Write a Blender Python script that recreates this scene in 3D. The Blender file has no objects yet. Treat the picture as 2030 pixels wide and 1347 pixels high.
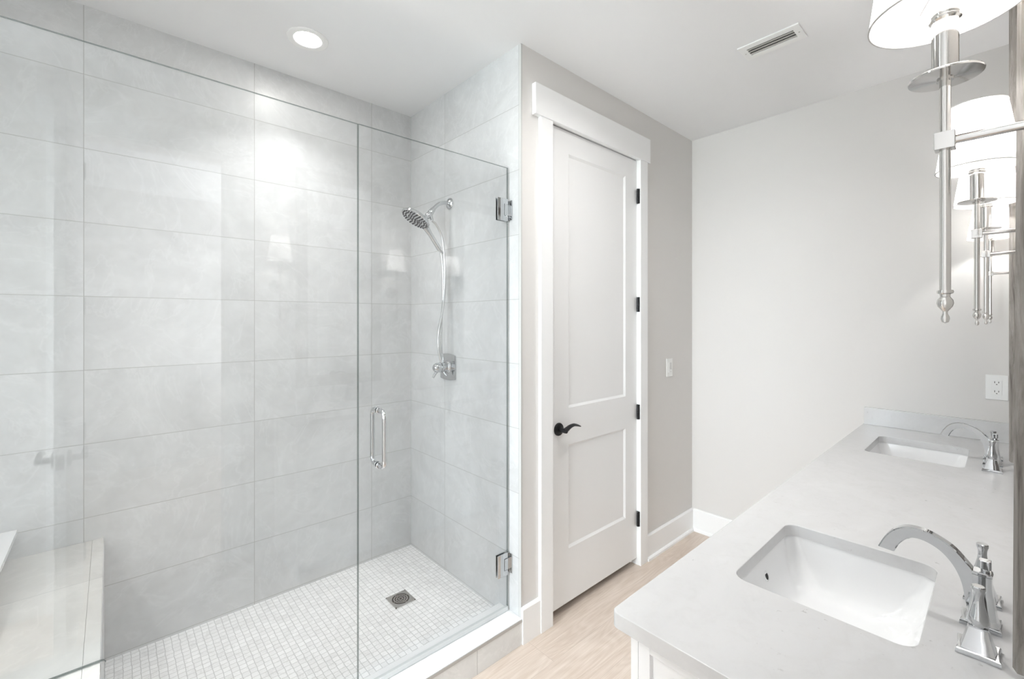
import bpy, bmesh, math, random
from mathutils import Vector, Matrix
random.seed(7)
S = bpy.context.scene
COL = S.collection
PI = math.pi

# ------------------------------------------------------------------ camera, sky, lights, exposure
# X runs along the shower/door walls, Y from the vanity wall towards the shower, Z up; metres.
cam_d = bpy.data.cameras.new('camera')
cam = bpy.data.objects.new('camera', cam_d); COL.objects.link(cam)
cam.location = (0, 0, 1.48)
cam.rotation_euler = (PI/2, 0, math.radians(47.8826 - 90))
cam_d.sensor_width = 36.0
cam_d.lens = 881.52/2030*36.0
cam_d.shift_y = -(673.5-634.0)/2030
cam_d.clip_start = 0.02
S.camera = cam

S.view_settings.view_transform = 'Standard'
S.view_settings.look = 'None'
S.view_settings.gamma = 1.0
S.view_settings.use_curve_mapping = False
S.view_settings.exposure = 2.43

W = bpy.data.worlds.new('sky'); S.world = W; W.use_nodes = True
wb = W.node_tree.nodes['Background']
wb.inputs[0].default_value = (0.88, 0.95, 1.0, 1); wb.inputs[1].default_value = 2.5

def area(name, loc, rot, sx, sy, watts, col=(1, 1, 1)):
    d = bpy.data.lights.new(name, 'AREA'); d.shape = 'RECTANGLE'; d.size = sx; d.size_y = sy
    d.energy = watts; d.color = col
    o = bpy.data.objects.new(name, d); COL.objects.link(o); o.location = loc; o.rotation_euler = rot
    return o
# daylight coming in through the window in the left wall (stands outside the pane)
area('window_daylight', (-2.95, 1.0, 1.55), (0, -PI/2+0.10, 0), 1.7, 1.7, 42, (0.86, 0.935, 1.0))
# added fill light in the bedroom, aimed up, spilling through the open doorway
area('bedroom_fill', (1.55, -1.5, 0.6), (PI, 0, 0), 1.2, 1.4, 25, (0.87, 0.935, 1.0))

S.cycles.use_denoising = True
S.cycles.max_bounces = 12; S.cycles.diffuse_bounces = 8; S.cycles.glossy_bounces = 6
S.cycles.transmission_bounces = 8; S.cycles.transparent_max_bounces = 24
S.cycles.caustics_reflective = False; S.cycles.caustics_refractive = False
S.cycles.sample_clamp_indirect = 6.0

# ------------------------------------------------------------------ mesh helpers
def merge(bm, tmp):
    me = bpy.data.meshes.new('t'); tmp.to_mesh(me); tmp.free(); bm.from_mesh(me); bpy.data.meshes.remove(me)

def box(bm, lo, hi, bev=0.0, seg=2, mat=None):
    t = bmesh.new(); bmesh.ops.create_cube(t, size=1.0)
    for v in t.verts:
        v.co = Vector([lo[i] + (v.co[i]+0.5)*(hi[i]-lo[i]) for i in range(3)])
    if bev: bmesh.ops.bevel(t, geom=t.edges[:], offset=bev, segments=seg, affect='EDGES', profile=0.5)
    if mat is not None: bmesh.ops.transform(t, matrix=mat, verts=t.verts)
    merge(bm, t); return bm

def prism(bm, pts, axis, lo, hi, bev=0.0, seg=2, mat=None):
    """polygon pts (u,v) extruded from lo to hi along axis: x->(w,u,v) y->(u,w,v) z->(u,v,w)"""
    t = bmesh.new()
    def mk(u, v, w): return {'x': (w, u, v), 'y': (u, w, v), 'z': (u, v, w)}[axis]
    a = [t.verts.new(mk(u, v, lo)) for u, v in pts]; b = [t.verts.new(mk(u, v, hi)) for u, v in pts]
    n = len(pts); t.faces.new(a); t.faces.new(b[::-1])
    for i in range(n): t.faces.new((a[i], b[i], b[(i+1) % n], a[(i+1) % n]))
    bmesh.ops.recalc_face_normals(t, faces=t.faces)
    if bev: bmesh.ops.bevel(t, geom=t.edges[:], offset=bev, segments=seg, affect='EDGES', profile=0.5)
    if mat is not None: bmesh.ops.transform(t, matrix=mat, verts=t.verts)
    merge(bm, t); return bm

def frame_to(axis):
    z = Vector(axis).normalized(); up = Vector((0, 0, 1)) if abs(z.z) < 0.95 else Vector((0, 1, 0))
    x = up.cross(z).normalized(); y = z.cross(x)
    return Matrix((x, y, z)).transposed().to_4x4()

def lathe(bm, prof, origin=(0, 0, 0), axis=(0, 0, 1), seg=32):
    """profile (r, h) turned about the axis; r=0 closes to a point"""
    M = Matrix.Translation(origin) @ frame_to(axis)
    t = bmesh.new(); rings = []
    for r, h in prof:
        if r < 1e-6: rings.append([t.verts.new(M @ Vector((0, 0, h)))])
        else: rings.append([t.verts.new(M @ Vector((r*math.cos(2*PI*k/seg), r*math.sin(2*PI*k/seg), h))) for k in range(seg)])
    for A, B in zip(rings, rings[1:]):
        for k in range(seg):
            k2 = (k+1) % seg
            if len(A) == 1 and len(B) == 1: continue
            if len(A) == 1: t.faces.new((A[0], B[k2], B[k]))
            elif len(B) == 1: t.faces.new((A[k], A[k2], B[0]))
            else: t.faces.new((A[k], A[k2], B[k2], B[k]))
    bmesh.ops.recalc_face_normals(t, faces=t.faces)
    merge(bm, t); return bm

def cyl(bm, p, q, r, r2=None, seg=24, bev=0.0):
    p = Vector(p); q = Vector(q); L = (q-p).length; r2 = r if r2 is None else r2
    prof = [(0, 0), (r, 0), (r2, L), (0, L)]
    if bev: prof = [(0, 0), (r-bev, 0), (r, bev), (r2, L-bev), (r2-bev, L), (0, L)]
    return lathe(bm, prof, p, q-p, seg)

def catmull(pts, n=8):
    P = [Vector(p) for p in pts]; P = [2*P[0]-P[1]] + P + [2*P[-1]-P[-2]]; out = []
    for i in range(1, len(P)-2):
        for k in range(n):
            t = k/n; a, b, c, d = P[i-1], P[i], P[i+1], P[i+2]
            out.append(0.5*((2*b) + (c-a)*t + (2*a-5*b+4*c-d)*t*t + (3*b-a-3*c+d)*t**3))
    out.append(P[-2]); return out

def sweep(bm, pts, sect, up=(0, 0, 1), closed=False):
    """sweep: sect(i, n) gives the list of (u, v) of the cross-section at point i"""
    t = bmesh.new(); rings = []; n = len(pts); P = [Vector(p) for p in pts]
    prev = None
    for i in range(n):
        d = (P[min(i+1, n-1)] - P[max(i-1, 0)]).normalized()
        if closed: d = (P[(i+1) % n] - P[i-1]).normalized()
        if prev is None:
            u = Vector(up); u = (u - d*u.dot(d)); u = u.normalized() if u.length > 1e-4 else d.orthogonal().normalized()
        else:
            u = (prev - d*prev.dot(d)).normalized()
        prev = u; s = d.cross(u)
        rings.append([t.verts.new(P[i] + s*a + u*b) for a, b in sect(i, n)])
    m = len(rings[0])
    pairs = list(zip(rings, rings[1:])) + ([(rings[-1], rings[0])] if closed else [])
    for A, B in pairs:
        for k in range(m): t.faces.new((A[k], A[(k+1) % m], B[(k+1) % m], B[k]))
    if not closed: t.faces.new(rings[0][::-1]); t.faces.new(rings[-1])
    bmesh.ops.recalc_face_normals(t, faces=t.faces)
    merge(bm, t); return bm

def circ(r, seg=14): return [(r*math.cos(2*PI*k/seg), r*math.sin(2*PI*k/seg)) for k in range(seg)]
def tube(bm, pts, r, seg=14, up=(0, 0, 1), closed=False):
    rr = (lambda i, n: r) if not callable(r) else r
    return sweep(bm, pts, lambda i, n: circ(rr(i, n), seg), up, closed)

def rrect(x0, x1, y0, y1, r, n=6):
    out = []
    for cx, cy, a in ((x1-r, y1-r, 0), (x0+r, y1-r, 90), (x0+r, y0+r, 180), (x1-r, y0+r, 270)):
        for k in range(n+1):
            t = math.radians(a + 90*k/n); out.append((cx + r*math.cos(t), cy + r*math.sin(t)))
    return out

def loft(bm, loops, cap0=False, cap1=False):
    t = bmesh.new(); R = [[t.verts.new(p) for p in L] for L in loops]; n = len(R[0])
    for A, B in zip(R, R[1:]):
        for k in range(n): t.faces.new((A[k], A[(k+1) % n], B[(k+1) % n], B[k]))
    if cap0: t.faces.new(R[0][::-1])
    if cap1: t.faces.new(R[-1])
    bmesh.ops.recalc_face_normals(t, faces=t.faces)
    merge(bm, t); return bm

def wpos(p):
    v = Vector((0, 0, 0))
    while p is not None: v += Vector(p.location); p = p.parent
    return v

def obj(name, bm, mat, parent=None, local=False, angle=35, base=None):
    """one mesh object; the vertices come in world coordinates and are moved into the parent's space (local=True: already there)"""
    if parent is not None and not local: bmesh.ops.translate(bm, vec=-wpos(parent), verts=bm.verts)
    if base is not None: bmesh.ops.translate(bm, vec=-Vector(base), verts=bm.verts)
    me = bpy.data.meshes.new(name); bm.to_mesh(me); bm.free()
    me.polygons.foreach_set('use_smooth', [True]*len(me.polygons))
    me.set_sharp_from_angle(angle=math.radians(angle))
    for m in (mat if isinstance(mat, (list, tuple)) else [mat]): me.materials.append(m)
    o = bpy.data.objects.new(name, me); COL.objects.link(o)
    if parent is not None: o.parent = parent
    if base is not None: o.location = base
    wn = o.modifiers.new('weighted_normals', 'WEIGHTED_NORMAL'); wn.keep_sharp = True; wn.weight = 80
    return o

def tag(o, label, cat, group=None, kind=None):
    o['label'] = label; o['category'] = cat
    if group: o['group'] = group
    if kind: o['kind'] = kind
    return o

def thing(name, label, cat, loc=(0, 0, 0), rz=0.0, group=None, kind=None):
    o = bpy.data.objects.new(name, None); COL.objects.link(o); o.empty_display_size = 0.05
    o.location = loc; o.rotation_euler = (0, 0, rz)
    return tag(o, label, cat, group, kind)

def struct(name, bm, mat, label, cat, angle=35): return tag(obj(name, bm, mat, angle=angle), label, cat, kind='structure')

def dup(root, loc, label):
    def cp(o, p):
        c = o.copy(); COL.objects.link(c); c.parent = p
        for ch in [x for x in list(COL.objects) if x.parent == o]: cp(ch, c)
        return c
    r = cp(root, None); r.location = loc; r['label'] = label
    return r

# ------------------------------------------------------------------ materials
def new_mat(name):
    m = bpy.data.materials.new(name); m.use_nodes = True; nt = m.node_tree
    return m, nt, nt.nodes['Principled BSDF']
def N(nt, typ, **kw):
    n = nt.nodes.new(typ)
    for k, v in kw.items():
        if k.startswith('i_'): n.inputs[int(k[2:]) if k[2:].isdigit() else k[2:].replace('_', ' ')].default_value = v
        else: setattr(n, k, v)
    return n
def L(nt, a, b): nt.links.new(a, b)
def math_n(nt, op, a, b=None, c=None, clamp=False):
    n = nt.nodes.new('ShaderNodeMath'); n.operation = op; n.use_clamp = clamp
    for i, x in enumerate((a, b, c)):
        if x is None: continue
        if isinstance(x, (int, float)): n.inputs[i].default_value = x
        else: L(nt, x, n.inputs[i])
    return n.outputs[0]
def mixc(nt, f, a, b):
    n = nt.nodes.new('ShaderNodeMix'); n.data_type = 'RGBA'
    for s, x in ((n.inputs[0], f), (n.inputs[6], a), (n.inputs[7], b)):
        if isinstance(x, (int, float)): s.default_value = x
        elif isinstance(x, tuple): s.default_value = (*x, 1)
        else: L(nt, x, s)
    return n.outputs[2]
def simple(name, col, rough=0.5, metal=0.0, bump=0.0, bscale=60, spec=0.5, coat=0.0, var=0.0):
    m, nt, p = new_mat(name)
    p.inputs['Base Color'].default_value = (*col, 1); p.inputs['Roughness'].default_value = rough
    p.inputs['Metallic'].default_value = metal; p.inputs['Specular IOR Level'].default_value = spec
    p.inputs['Coat Weight'].default_value = coat
    if bump or var:
        tc = N(nt, 'ShaderNodeTexCoord'); nz = N(nt, 'ShaderNodeTexNoise', i_Scale=bscale, i_Detail=4.0)
        L(nt, tc.outputs['Object'], nz.inputs['Vector'])
        if bump:
            b = N(nt, 'ShaderNodeBump', i_Strength=bump, i_Distance=0.002)
            L(nt, nz.outputs[0], b.inputs['Height']); L(nt, b.outputs[0], p.inputs['Normal'])
        if var:
            c = mixc(nt, nz.outputs[0], tuple(x*(1-var) for x in col), tuple(min(1, x*(1+var)) for x in col))
            L(nt, c, p.inputs['Base Color'])
    return m

PAINT = simple('greige_wall_paint', (0.675, 0.658, 0.640), 0.6, bump=0.06, bscale=250)
CEIL = simple('white_ceiling_paint', (0.80, 0.802, 0.808), 0.8, bump=0.05, bscale=250)
TRIM = simple('white_trim_paint', (0.84, 0.841, 0.84), 0.32, bump=0.01, bscale=40)
DOORP = simple('white_door_paint', (0.80, 0.801, 0.80), 0.35, bump=0.01, bscale=40)
CHROME = simple('polished_chrome', (0.60, 0.61, 0.62), 0.05, 1.0, bump=0.004, bscale=30)
NICKEL = simple('polished_nickel', (0.62, 0.605, 0.585), 0.08, 1.0, bump=0.004, bscale=30)
BLACK = simple('matte_black_metal', (0.012, 0.012, 0.014), 0.38, 0.3, bump=0.02, bscale=120)
PORC = simple('white_porcelain', (0.82, 0.822, 0.825), 0.08, coat=0.4, bump=0.003, bscale=15)
PLAST = simple('white_plastic', (0.82, 0.82, 0.81), 0.35, bump=0.01, bscale=80)
DARK = simple('dark_opening', (0.015, 0.015, 0.015), 0.8, bump=0.01, bscale=80)
SLATM = simple('vent_slat_metal', (0.50, 0.49, 0.46), 0.5, bump=0.02, bscale=90)
CABP = simple('white_cabinet_paint', (0.83, 0.832, 0.835), 0.35, bump=0.01, bscale=50)
RUBBER = simple('clear_vinyl_seal', (0.62, 0.64, 0.64), 0.3, bump=0.02, bscale=60)
NOZZLE = simple('dark_rubber_nozzles', (0.03, 0.03, 0.035), 0.5, bump=0.02, bscale=60)
MIRRG = simple('silvered_mirror', (0.90, 0.91, 0.91), 0.01, 1.0, bump=0.0)

def tile_mat(name, ua, u0, va, v0, bw=0.606, bh=0.2975, col=(0.615, 0.620, 0.621), mortar=(0.43, 0.43, 0.42), ms=0.0016, rough=0.34):
    m, nt, p = new_mat(name)
    g = N(nt, 'ShaderNodeNewGeometry'); sp = N(nt, 'ShaderNodeSeparateXYZ'); L(nt, g.outputs['Position'], sp.inputs[0])
    u = math_n(nt, 'SUBTRACT', sp.outputs['XYZ'.index(ua)], u0-12*bw); v = math_n(nt, 'SUBTRACT', sp.outputs['XYZ'.index(va)], v0-12*bh)
    cb = N(nt, 'ShaderNodeCombineXYZ'); L(nt, u, cb.inputs[0]); L(nt, v, cb.inputs[1])
    bk = N(nt, 'ShaderNodeTexBrick', offset=0.0, squash=1.0)
    for k, x in (('Scale', 1.0), ('Mortar Size', ms), ('Mortar Smooth', 0.3), ('Bias', 0.0), ('Brick Width', bw), ('Row Height', bh)): bk.inputs[k].default_value = x
    bk.inputs['Color1'].default_value = (0, 0, 0, 1); bk.inputs['Color2'].default_value = (1, 1, 1, 1); bk.inputs['Mortar'].default_value = (0.5, 0.5, 0.5, 1)
    L(nt, cb.outputs[0], bk.inputs['Vector'])
    # every tile takes its own piece of the stone pattern
    off = N(nt, 'ShaderNodeVectorMath', operation='SCALE'); L(nt, bk.outputs['Color'], off.inputs[0]); off.inputs[3].default_value = 37.0
    ad = N(nt, 'ShaderNodeVectorMath', operation='ADD'); L(nt, g.outputs['Position'], ad.inputs[0]); L(nt, off.outputs[0], ad.inputs[1])
    n1 = N(nt, 'ShaderNodeTexNoise', i_Scale=3.2, i_Detail=6.0, i_Roughness=0.62, i_Distortion=0.9); L(nt, ad.outputs[0], n1.inputs['Vector'])
    n2 = N(nt, 'ShaderNodeTexNoise', i_Scale=11.0, i_Detail=8.0, i_Roughness=0.7, i_Distortion=1.6); L(nt, ad.outputs[0], n2.inputs['Vector'])
    n3 = N(nt, 'ShaderNodeTexNoise', i_Scale=2.3, i_Detail=5.0, i_Roughness=0.6, i_Distortion=2.6); L(nt, ad.outputs[0], n3.inputs['Vector'])
    vein = math_n(nt, 'SUBTRACT', 1.0, math_n(nt, 'MULTIPLY', math_n(nt, 'ABSOLUTE', math_n(nt, 'SUBTRACT', n3.outputs[0], 0.5)), 45.0), clamp=True)
    cl = math_n(nt, 'ADD', math_n(nt, 'MULTIPLY', n1.outputs[0], 0.65), math_n(nt, 'MULTIPLY', n2.outputs[0], 0.35))
    cl = N(nt, 'ShaderNodeMapRange', i_1=0.32, i_2=0.68); L(nt, math_n(nt, 'ADD', math_n(nt, 'MULTIPLY', n1.outputs[0], 0.65), math_n(nt, 'MULTIPLY', n2.outputs[0], 0.35)), cl.inputs[0])
    c = mixc(nt, cl.outputs[0], tuple(x*0.875 for x in col), tuple(x*1.075 for x in col))
    c = mixc(nt, math_n(nt, 'MULTIPLY', vein, 0.22), c, tuple(min(1, x*1.22) for x in col))
    c = mixc(nt, bk.outputs['Fac'], c, mortar)
    L(nt, c, p.inputs['Base Color']); p.inputs['Roughness'].default_value = rough
    h = math_n(nt, 'SUBTRACT', math_n(nt, 'MULTIPLY', n2.outputs[0], 0.12), bk.outputs['Fac'])
    b = N(nt, 'ShaderNodeBump', i_Strength=0.35, i_Distance=0.0015); L(nt, h, b.inputs['Height']); L(nt, b.outputs[0], p.inputs['Normal'])
    return m
TILE_B = tile_mat('grey_stone_tile', 'X', -0.078, 'Z', 0.086)
TILE_S = tile_mat('grey_stone_tile_return', 'Y', 1.493, 'Z', 0.086)
TILE_T = tile_mat('grey_stone_tile_bench', 'X', -0.62, 'Y', 2.10-0.606, bw=1.4, bh=0.606, col=(0.60, 0.59, 0.565))
TILE_C = tile_mat('white_stone_tile_curb', 'X', 1.134, 'Z', -0.06, bh=0.35, col=(0.72, 0.72, 0.71))

def mosaic_mat():
    m, nt, p = new_mat('white_marble_mosaic'); s = 0.0268
    g = N(nt, 'ShaderNodeNewGeometry')
    nd = N(nt, 'ShaderNodeTexNoise', i_Scale=34.0, i_Detail=1.0); L(nt, g.outputs['Position'], nd.inputs['Vector'])
    sb = N(nt, 'ShaderNodeVectorMath', operation='SUBTRACT'); L(nt, nd.outputs['Color'], sb.inputs[0]); sb.inputs[1].default_value = (0.5, 0.5, 0.5)
    sc = N(nt, 'ShaderNodeVectorMath', operation='SCALE'); L(nt, sb.outputs[0], sc.inputs[0]); sc.inputs[3].default_value = 0.006
    ad = N(nt, 'ShaderNodeVectorMath', operation='ADD'); L(nt, g.outputs['Position'], ad.inputs[0]); L(nt, sc.outputs[0], ad.inputs[1])
    mp = N(nt, 'ShaderNodeMapping'); mp.inputs['Rotation'].default_value = (0, 0, PI/2); mp.inputs['Location'].default_value = (5, 5, 0); L(nt, ad.outputs[0], mp.inputs['Vector'])
    bk = N(nt, 'ShaderNodeTexBrick', offset=0.12, squash=1.0)
    for k, x in (('Scale', 1.0), ('Mortar Size', 0.0017), ('Mortar Smooth', 0.35), ('Bias', 0.0), ('Brick Width', s), ('Row Height', s)): bk.inputs[k].default_value = x
    bk.inputs['Color1'].default_value = (0.82, 0.818, 0.815, 1); bk.inputs['Color2'].default_value = (0.90, 0.898, 0.895, 1); bk.inputs['Mortar'].default_value = (0.60, 0.598, 0.595, 1)
    L(nt, mp.outputs[0], bk.inputs['Vector'])
    nz = N(nt, 'ShaderNodeTexNoise', i_Scale=14.0, i_Detail=6.0, i_Roughness=0.7, i_Distortion=2.0); L(nt, g.outputs['Position'], nz.inputs['Vector'])
    v = math_n(nt, 'SUBTRACT', 1.0, math_n(nt, 'MULTIPLY', math_n(nt, 'ABSOLUTE', math_n(nt, 'SUBTRACT', nz.outputs[0], 0.42)), 22.0), clamp=True)
    c = mixc(nt, math_n(nt, 'MULTIPLY', v, 0.25), bk.outputs['Color'], (0.45, 0.45, 0.44))
    L(nt, c, p.inputs['Base Color']); p.inputs['Roughness'].default_value = 0.3
    b = N(nt, 'ShaderNodeBump', i_Strength=0.6, i_Distance=0.002, invert=True); L(nt, bk.outputs['Fac'], b.inputs['Height']); L(nt, b.outputs[0], p.inputs['Normal'])
    return m
MOSAIC = mosaic_mat()

def floor_mat():
    m, nt, p = new_mat('pale_oak_planks')
    g = N(nt, 'ShaderNodeNewGeometry')
    sh = N(nt, 'ShaderNodeVectorMath', operation='ADD'); L(nt, g.outputs['Position'], sh.inputs[0]); sh.inputs[1].default_value = (7.52, 10.0-1.425+0.18*0, 0)
    bk = N(nt, 'ShaderNodeTexBrick', offset=0.41, squash=1.0)
    for k, x in (('Scale', 1.0), ('Mortar Size', 0.0008), ('Mortar Smooth', 0.3), ('Bias', 0.0), ('Brick Width', 1.6), ('Row Height', 0.19)): bk.inputs[k].default_value = x
    bk.inputs['Color1'].default_value = (0, 0, 0, 1); bk.inputs['Color2'].default_value = (1, 1, 1, 1); bk.inputs['Mortar'].default_value = (0.5, 0.5, 0.5, 1)
    L(nt, sh.outputs[0], bk.inputs['Vector'])
    off = N(nt, 'ShaderNodeVectorMath', operation='SCALE'); L(nt, bk.outputs['Color'], off.inputs[0]); off.inputs[3].default_value = 23.0
    ad = N(nt, 'ShaderNodeVectorMath', operation='ADD'); L(nt, g.outputs['Position'], ad.inputs[0]); L(nt, off.outputs[0], ad.inputs[1])
    mp = N(nt, 'ShaderNodeMapping'); mp.inputs['Scale'].default_value = (1.2, 14.0, 1.0); L(nt, ad.outputs[0], mp.inputs['Vector'])
    n1 = N(nt, 'ShaderNodeTexNoise', i_Scale=1.8, i_Detail=8.0, i_Roughness=0.68, i_Distortion=0.25); L(nt, mp.outputs[0], n1.inputs['Vector'])
    mp2 = N(nt, 'ShaderNodeMapping'); mp2.inputs['Scale'].default_value = (3.0, 90.0, 1.0); L(nt, ad.outputs[0], mp2.inputs['Vector'])
    n2 = N(nt, 'ShaderNodeTexNoise', i_Scale=2.0, i_Detail=4.0, i_Roughness=0.6, i_Distortion=0.3); L(nt, mp2.outputs[0], n2.inputs['Vector'])
    mp3 = N(nt, 'ShaderNodeMapping'); mp3.inputs['Scale'].default_value = (0.55, 3.2, 1.0); L(nt, ad.outputs[0], mp3.inputs['Vector'])
    n3 = N(nt, 'ShaderNodeTexNoise', i_Scale=2.0, i_Detail=2.0, i_Distortion=0.4); L(nt, mp3.outputs[0], n3.inputs['Vector'])
    rings = math_n(nt, 'MULTIPLY_ADD', math_n(nt, 'SINE', math_n(nt, 'MULTIPLY', n3.outputs[0], 120.0)), 0.5, 0.5)
    f = math_n(nt, 'ADD', math_n(nt, 'MULTIPLY', n1.outputs[0], 0.50), math_n(nt, 'ADD', math_n(nt, 'MULTIPLY', n2.outputs[0], 0.44), math_n(nt, 'MULTIPLY', rings, 0.06)))
    mr = N(nt, 'ShaderNodeMapRange', i_1=0.33, i_2=0.66); L(nt, f, mr.inputs[0])
    c = mixc(nt, mr.outputs[0], (0.50, 0.405, 0.33), (0.72, 0.635, 0.565))
    c = mixc(nt, math_n(nt, 'MULTIPLY', bk.outputs['Color'], 0.22), c, (0.56, 0.46, 0.385))
    c = mixc(nt, math_n(nt, 'MULTIPLY', bk.outputs['Fac'], 0.5), c, (0.30, 0.24, 0.19))
    L(nt, c, p.inputs['Base Color']); p.inputs['Roughness'].default_value = 0.42
    b = N(nt, 'ShaderNodeBump', i_Strength=0.12, i_Distance=0.002); L(nt, math_n(nt, 'SUBTRACT', f, bk.outputs['Fac']), b.inputs['Height']); L(nt, b.outputs[0], p.inputs['Normal'])
    return m
WOODF = floor_mat()

def quartz_mat():
    m, nt, p = new_mat('white_quartz'); g = N(nt, 'ShaderNodeNewGeometry')
    n1 = N(nt, 'ShaderNodeTexNoise', i_Scale=2.6, i_Detail=6.0, i_Roughness=0.6, i_Distortion=2.2); L(nt, g.outputs['Position'], n1.inputs['Vector'])
    n2 = N(nt, 'ShaderNodeTexNoise', i_Scale=60.0, i_Detail=3.0, i_Roughness=0.6); L(nt, g.outputs['Position'], n2.inputs['Vector'])
    n3 = N(nt, 'ShaderNodeTexNoise', i_Scale=3.5, i_Detail=2.0); L(nt, g.outputs['Position'], n3.inputs['Vector'])
    v = math_n(nt, 'SUBTRACT', 1.0, math_n(nt, 'MULTIPLY', math_n(nt, 'ABSOLUTE', math_n(nt, 'SUBTRACT', n1.outputs[0], 0.5)), 14.0), clamp=True)
    v = math_n(nt, 'MULTIPLY', v, math_n(nt, 'MULTIPLY', math_n(nt, 'SUBTRACT', n3.outputs[0], 0.42, clamp=True), 1.6))
    sp = N(nt, 'ShaderNodeMapRange', i_1=0.66, i_2=0.72); L(nt, n2.outputs[0], sp.inputs[0])
    c = mixc(nt, n1.outputs[0], (0.56, 0.559, 0.560), (0.66, 0.660, 0.660))
    c = mixc(nt, math_n(nt, 'MULTIPLY', v, 0.75), c, (0.56, 0.55, 0.54))
    c = mixc(nt, math_n(nt, 'MULTIPLY', math_n(nt, 'MULTIPLY', sp.outputs[0], v), 1.0, clamp=True), c, (0.35, 0.34, 0.33))
    n4 = N(nt, 'ShaderNodeTexNoise', i_Scale=22.0, i_Detail=5.0, i_Roughness=0.7, i_Distortion=1.0); L(nt, g.outputs['Position'], n4.inputs['Vector'])
    c = mixc(nt, math_n(nt, 'MULTIPLY', math_n(nt, 'SUBTRACT', n4.outputs[0], 0.5, clamp=True), 0.9, clamp=True), c, (0.48, 0.47, 0.46))
    pt = math_n(nt, 'MULTIPLY', math_n(nt, 'SUBTRACT', n3.outputs[0], 0.54, clamp=True), 9.0, clamp=True)
    c = mixc(nt, math_n(nt, 'MULTIPLY', math_n(nt, 'MULTIPLY', sp.outputs[0], pt), 0.55), c, (0.33, 0.32, 0.31))
    L(nt, c, p.inputs['Base Color']); p.inputs['Roughness'].default_value = 0.24
    return m
QUARTZ = quartz_mat()

def wood_frame_mat():
    m, nt, p = new_mat('weathered_grey_wood'); tc = N(nt, 'ShaderNodeTexCoord')
    mp = N(nt, 'ShaderNodeMapping'); mp.inputs['Scale'].default_value = (38.0, 38.0, 2.4); L(nt, tc.outputs['Object'], mp.inputs['Vector'])
    n1 = N(nt, 'ShaderNodeTexNoise', i_Scale=2.0, i_Detail=8.0, i_Roughness=0.7, i_Distortion=0.7); L(nt, mp.outputs[0], n1.inputs['Vector'])
    mr = N(nt, 'ShaderNodeMapRange', i_1=0.30, i_2=0.70); L(nt, n1.outputs[0], mr.inputs[0])
    L(nt, mixc(nt, mr.outputs[0], (0.085, 0.072, 0.062), (0.40, 0.375, 0.35)), p.inputs['Base Color']); p.inputs['Roughness'].default_value = 0.6
    b = N(nt, 'ShaderNodeBump', i_Strength=0.5, i_Distance=0.003); L(nt, n1.outputs[0], b.inputs['Height']); L(nt, b.outputs[0], p.inputs['Normal'])
    return m
WOODR = wood_frame_mat()

def glass_mat(name, tint, base=0.04, edge=False):
    m, nt, p = new_mat(name); nt.nodes.remove(p)
    out = [n for n in nt.nodes if n.type == 'OUTPUT_MATERIAL'][0]
    tr = N(nt, 'ShaderNodeBsdfTransparent'); tr.inputs[0].default_value = (*tint, 1)
    gl = N(nt, 'ShaderNodeBsdfGlossy'); gl.inputs['Roughness'].default_value = 0.0 if not edge else 0.15
    gl.inputs['Color'].default_value = (1, 1, 1, 1)
    lw = N(nt, 'ShaderNodeLayerWeight'); lw.inputs['Blend'].default_value = 0.5
    f = math_n(nt, 'MULTIPLY_ADD', math_n(nt, 'POWER', lw.outputs['Facing'], 5.0), 1.0-base, base)
    mx = N(nt, 'ShaderNodeMixShader'); L(nt, f, mx.inputs[0]); L(nt, tr.outputs[0], mx.inputs[1]); L(nt, gl.outputs[0], mx.inputs[2])
    L(nt, mx.outputs[0], out.inputs['Surface'])
    return m
GLASS = glass_mat('clear_shower_glass', (0.980, 0.986, 0.988))
GLASSE = glass_mat('glass_cut_edge', (0.30, 0.34, 0.33), base=0.10, edge=True)
WGLASS = glass_mat('window_glass', (0.97, 0.98, 0.98))

def shade_mat():
    m, nt, p = new_mat('white_pleated_shade_fabric'); nt.nodes.remove(p)
    out = [n for n in nt.nodes if n.type == 'OUTPUT_MATERIAL'][0]
    tc = N(nt, 'ShaderNodeTexCoord'); sp = N(nt, 'ShaderNodeSeparateXYZ'); L(nt, tc.outputs['Object'], sp.inputs[0])
    at = math_n(nt, 'ARCTAN2', sp.outputs[1], sp.outputs[0])
    w = math_n(nt, 'MULTIPLY_ADD', math_n(nt, 'SINE', math_n(nt, 'MULTIPLY', at, 90.0)), 0.5, 0.5)
    c = mixc(nt, w, (0.80, 0.785, 0.77), (0.92, 0.91, 0.90))
    d = N(nt, 'ShaderNodeBsdfDiffuse'); t = N(nt, 'ShaderNodeBsdfTranslucent'); L(nt, c, d.inputs[0]); L(nt, c, t.inputs[0])
    mx = N(nt, 'ShaderNodeMixShader'); mx.inputs[0].default_value = 0.5; L(nt, d.outputs[0], mx.inputs[1]); L(nt, t.outputs[0], mx.inputs[2])
    L(nt, mx.outputs[0], out.inputs['Surface'])
    return m
SHADE = shade_mat()
HEM = simple('shade_hem_wire', (0.55, 0.54, 0.53), 0.7, bump=0.02)
def emit(name, col, s):
    m, nt, p = new_mat(name); p.inputs['Base Color'].default_value = (0.9, 0.9, 0.9, 1)
    p.inputs['Emission Color'].default_value = (*col, 1); p.inputs['Emission Strength'].default_value = s
    return m
LENS = emit('lit_lamp_lens', (1.0, 0.97, 0.93), 14.0)
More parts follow.
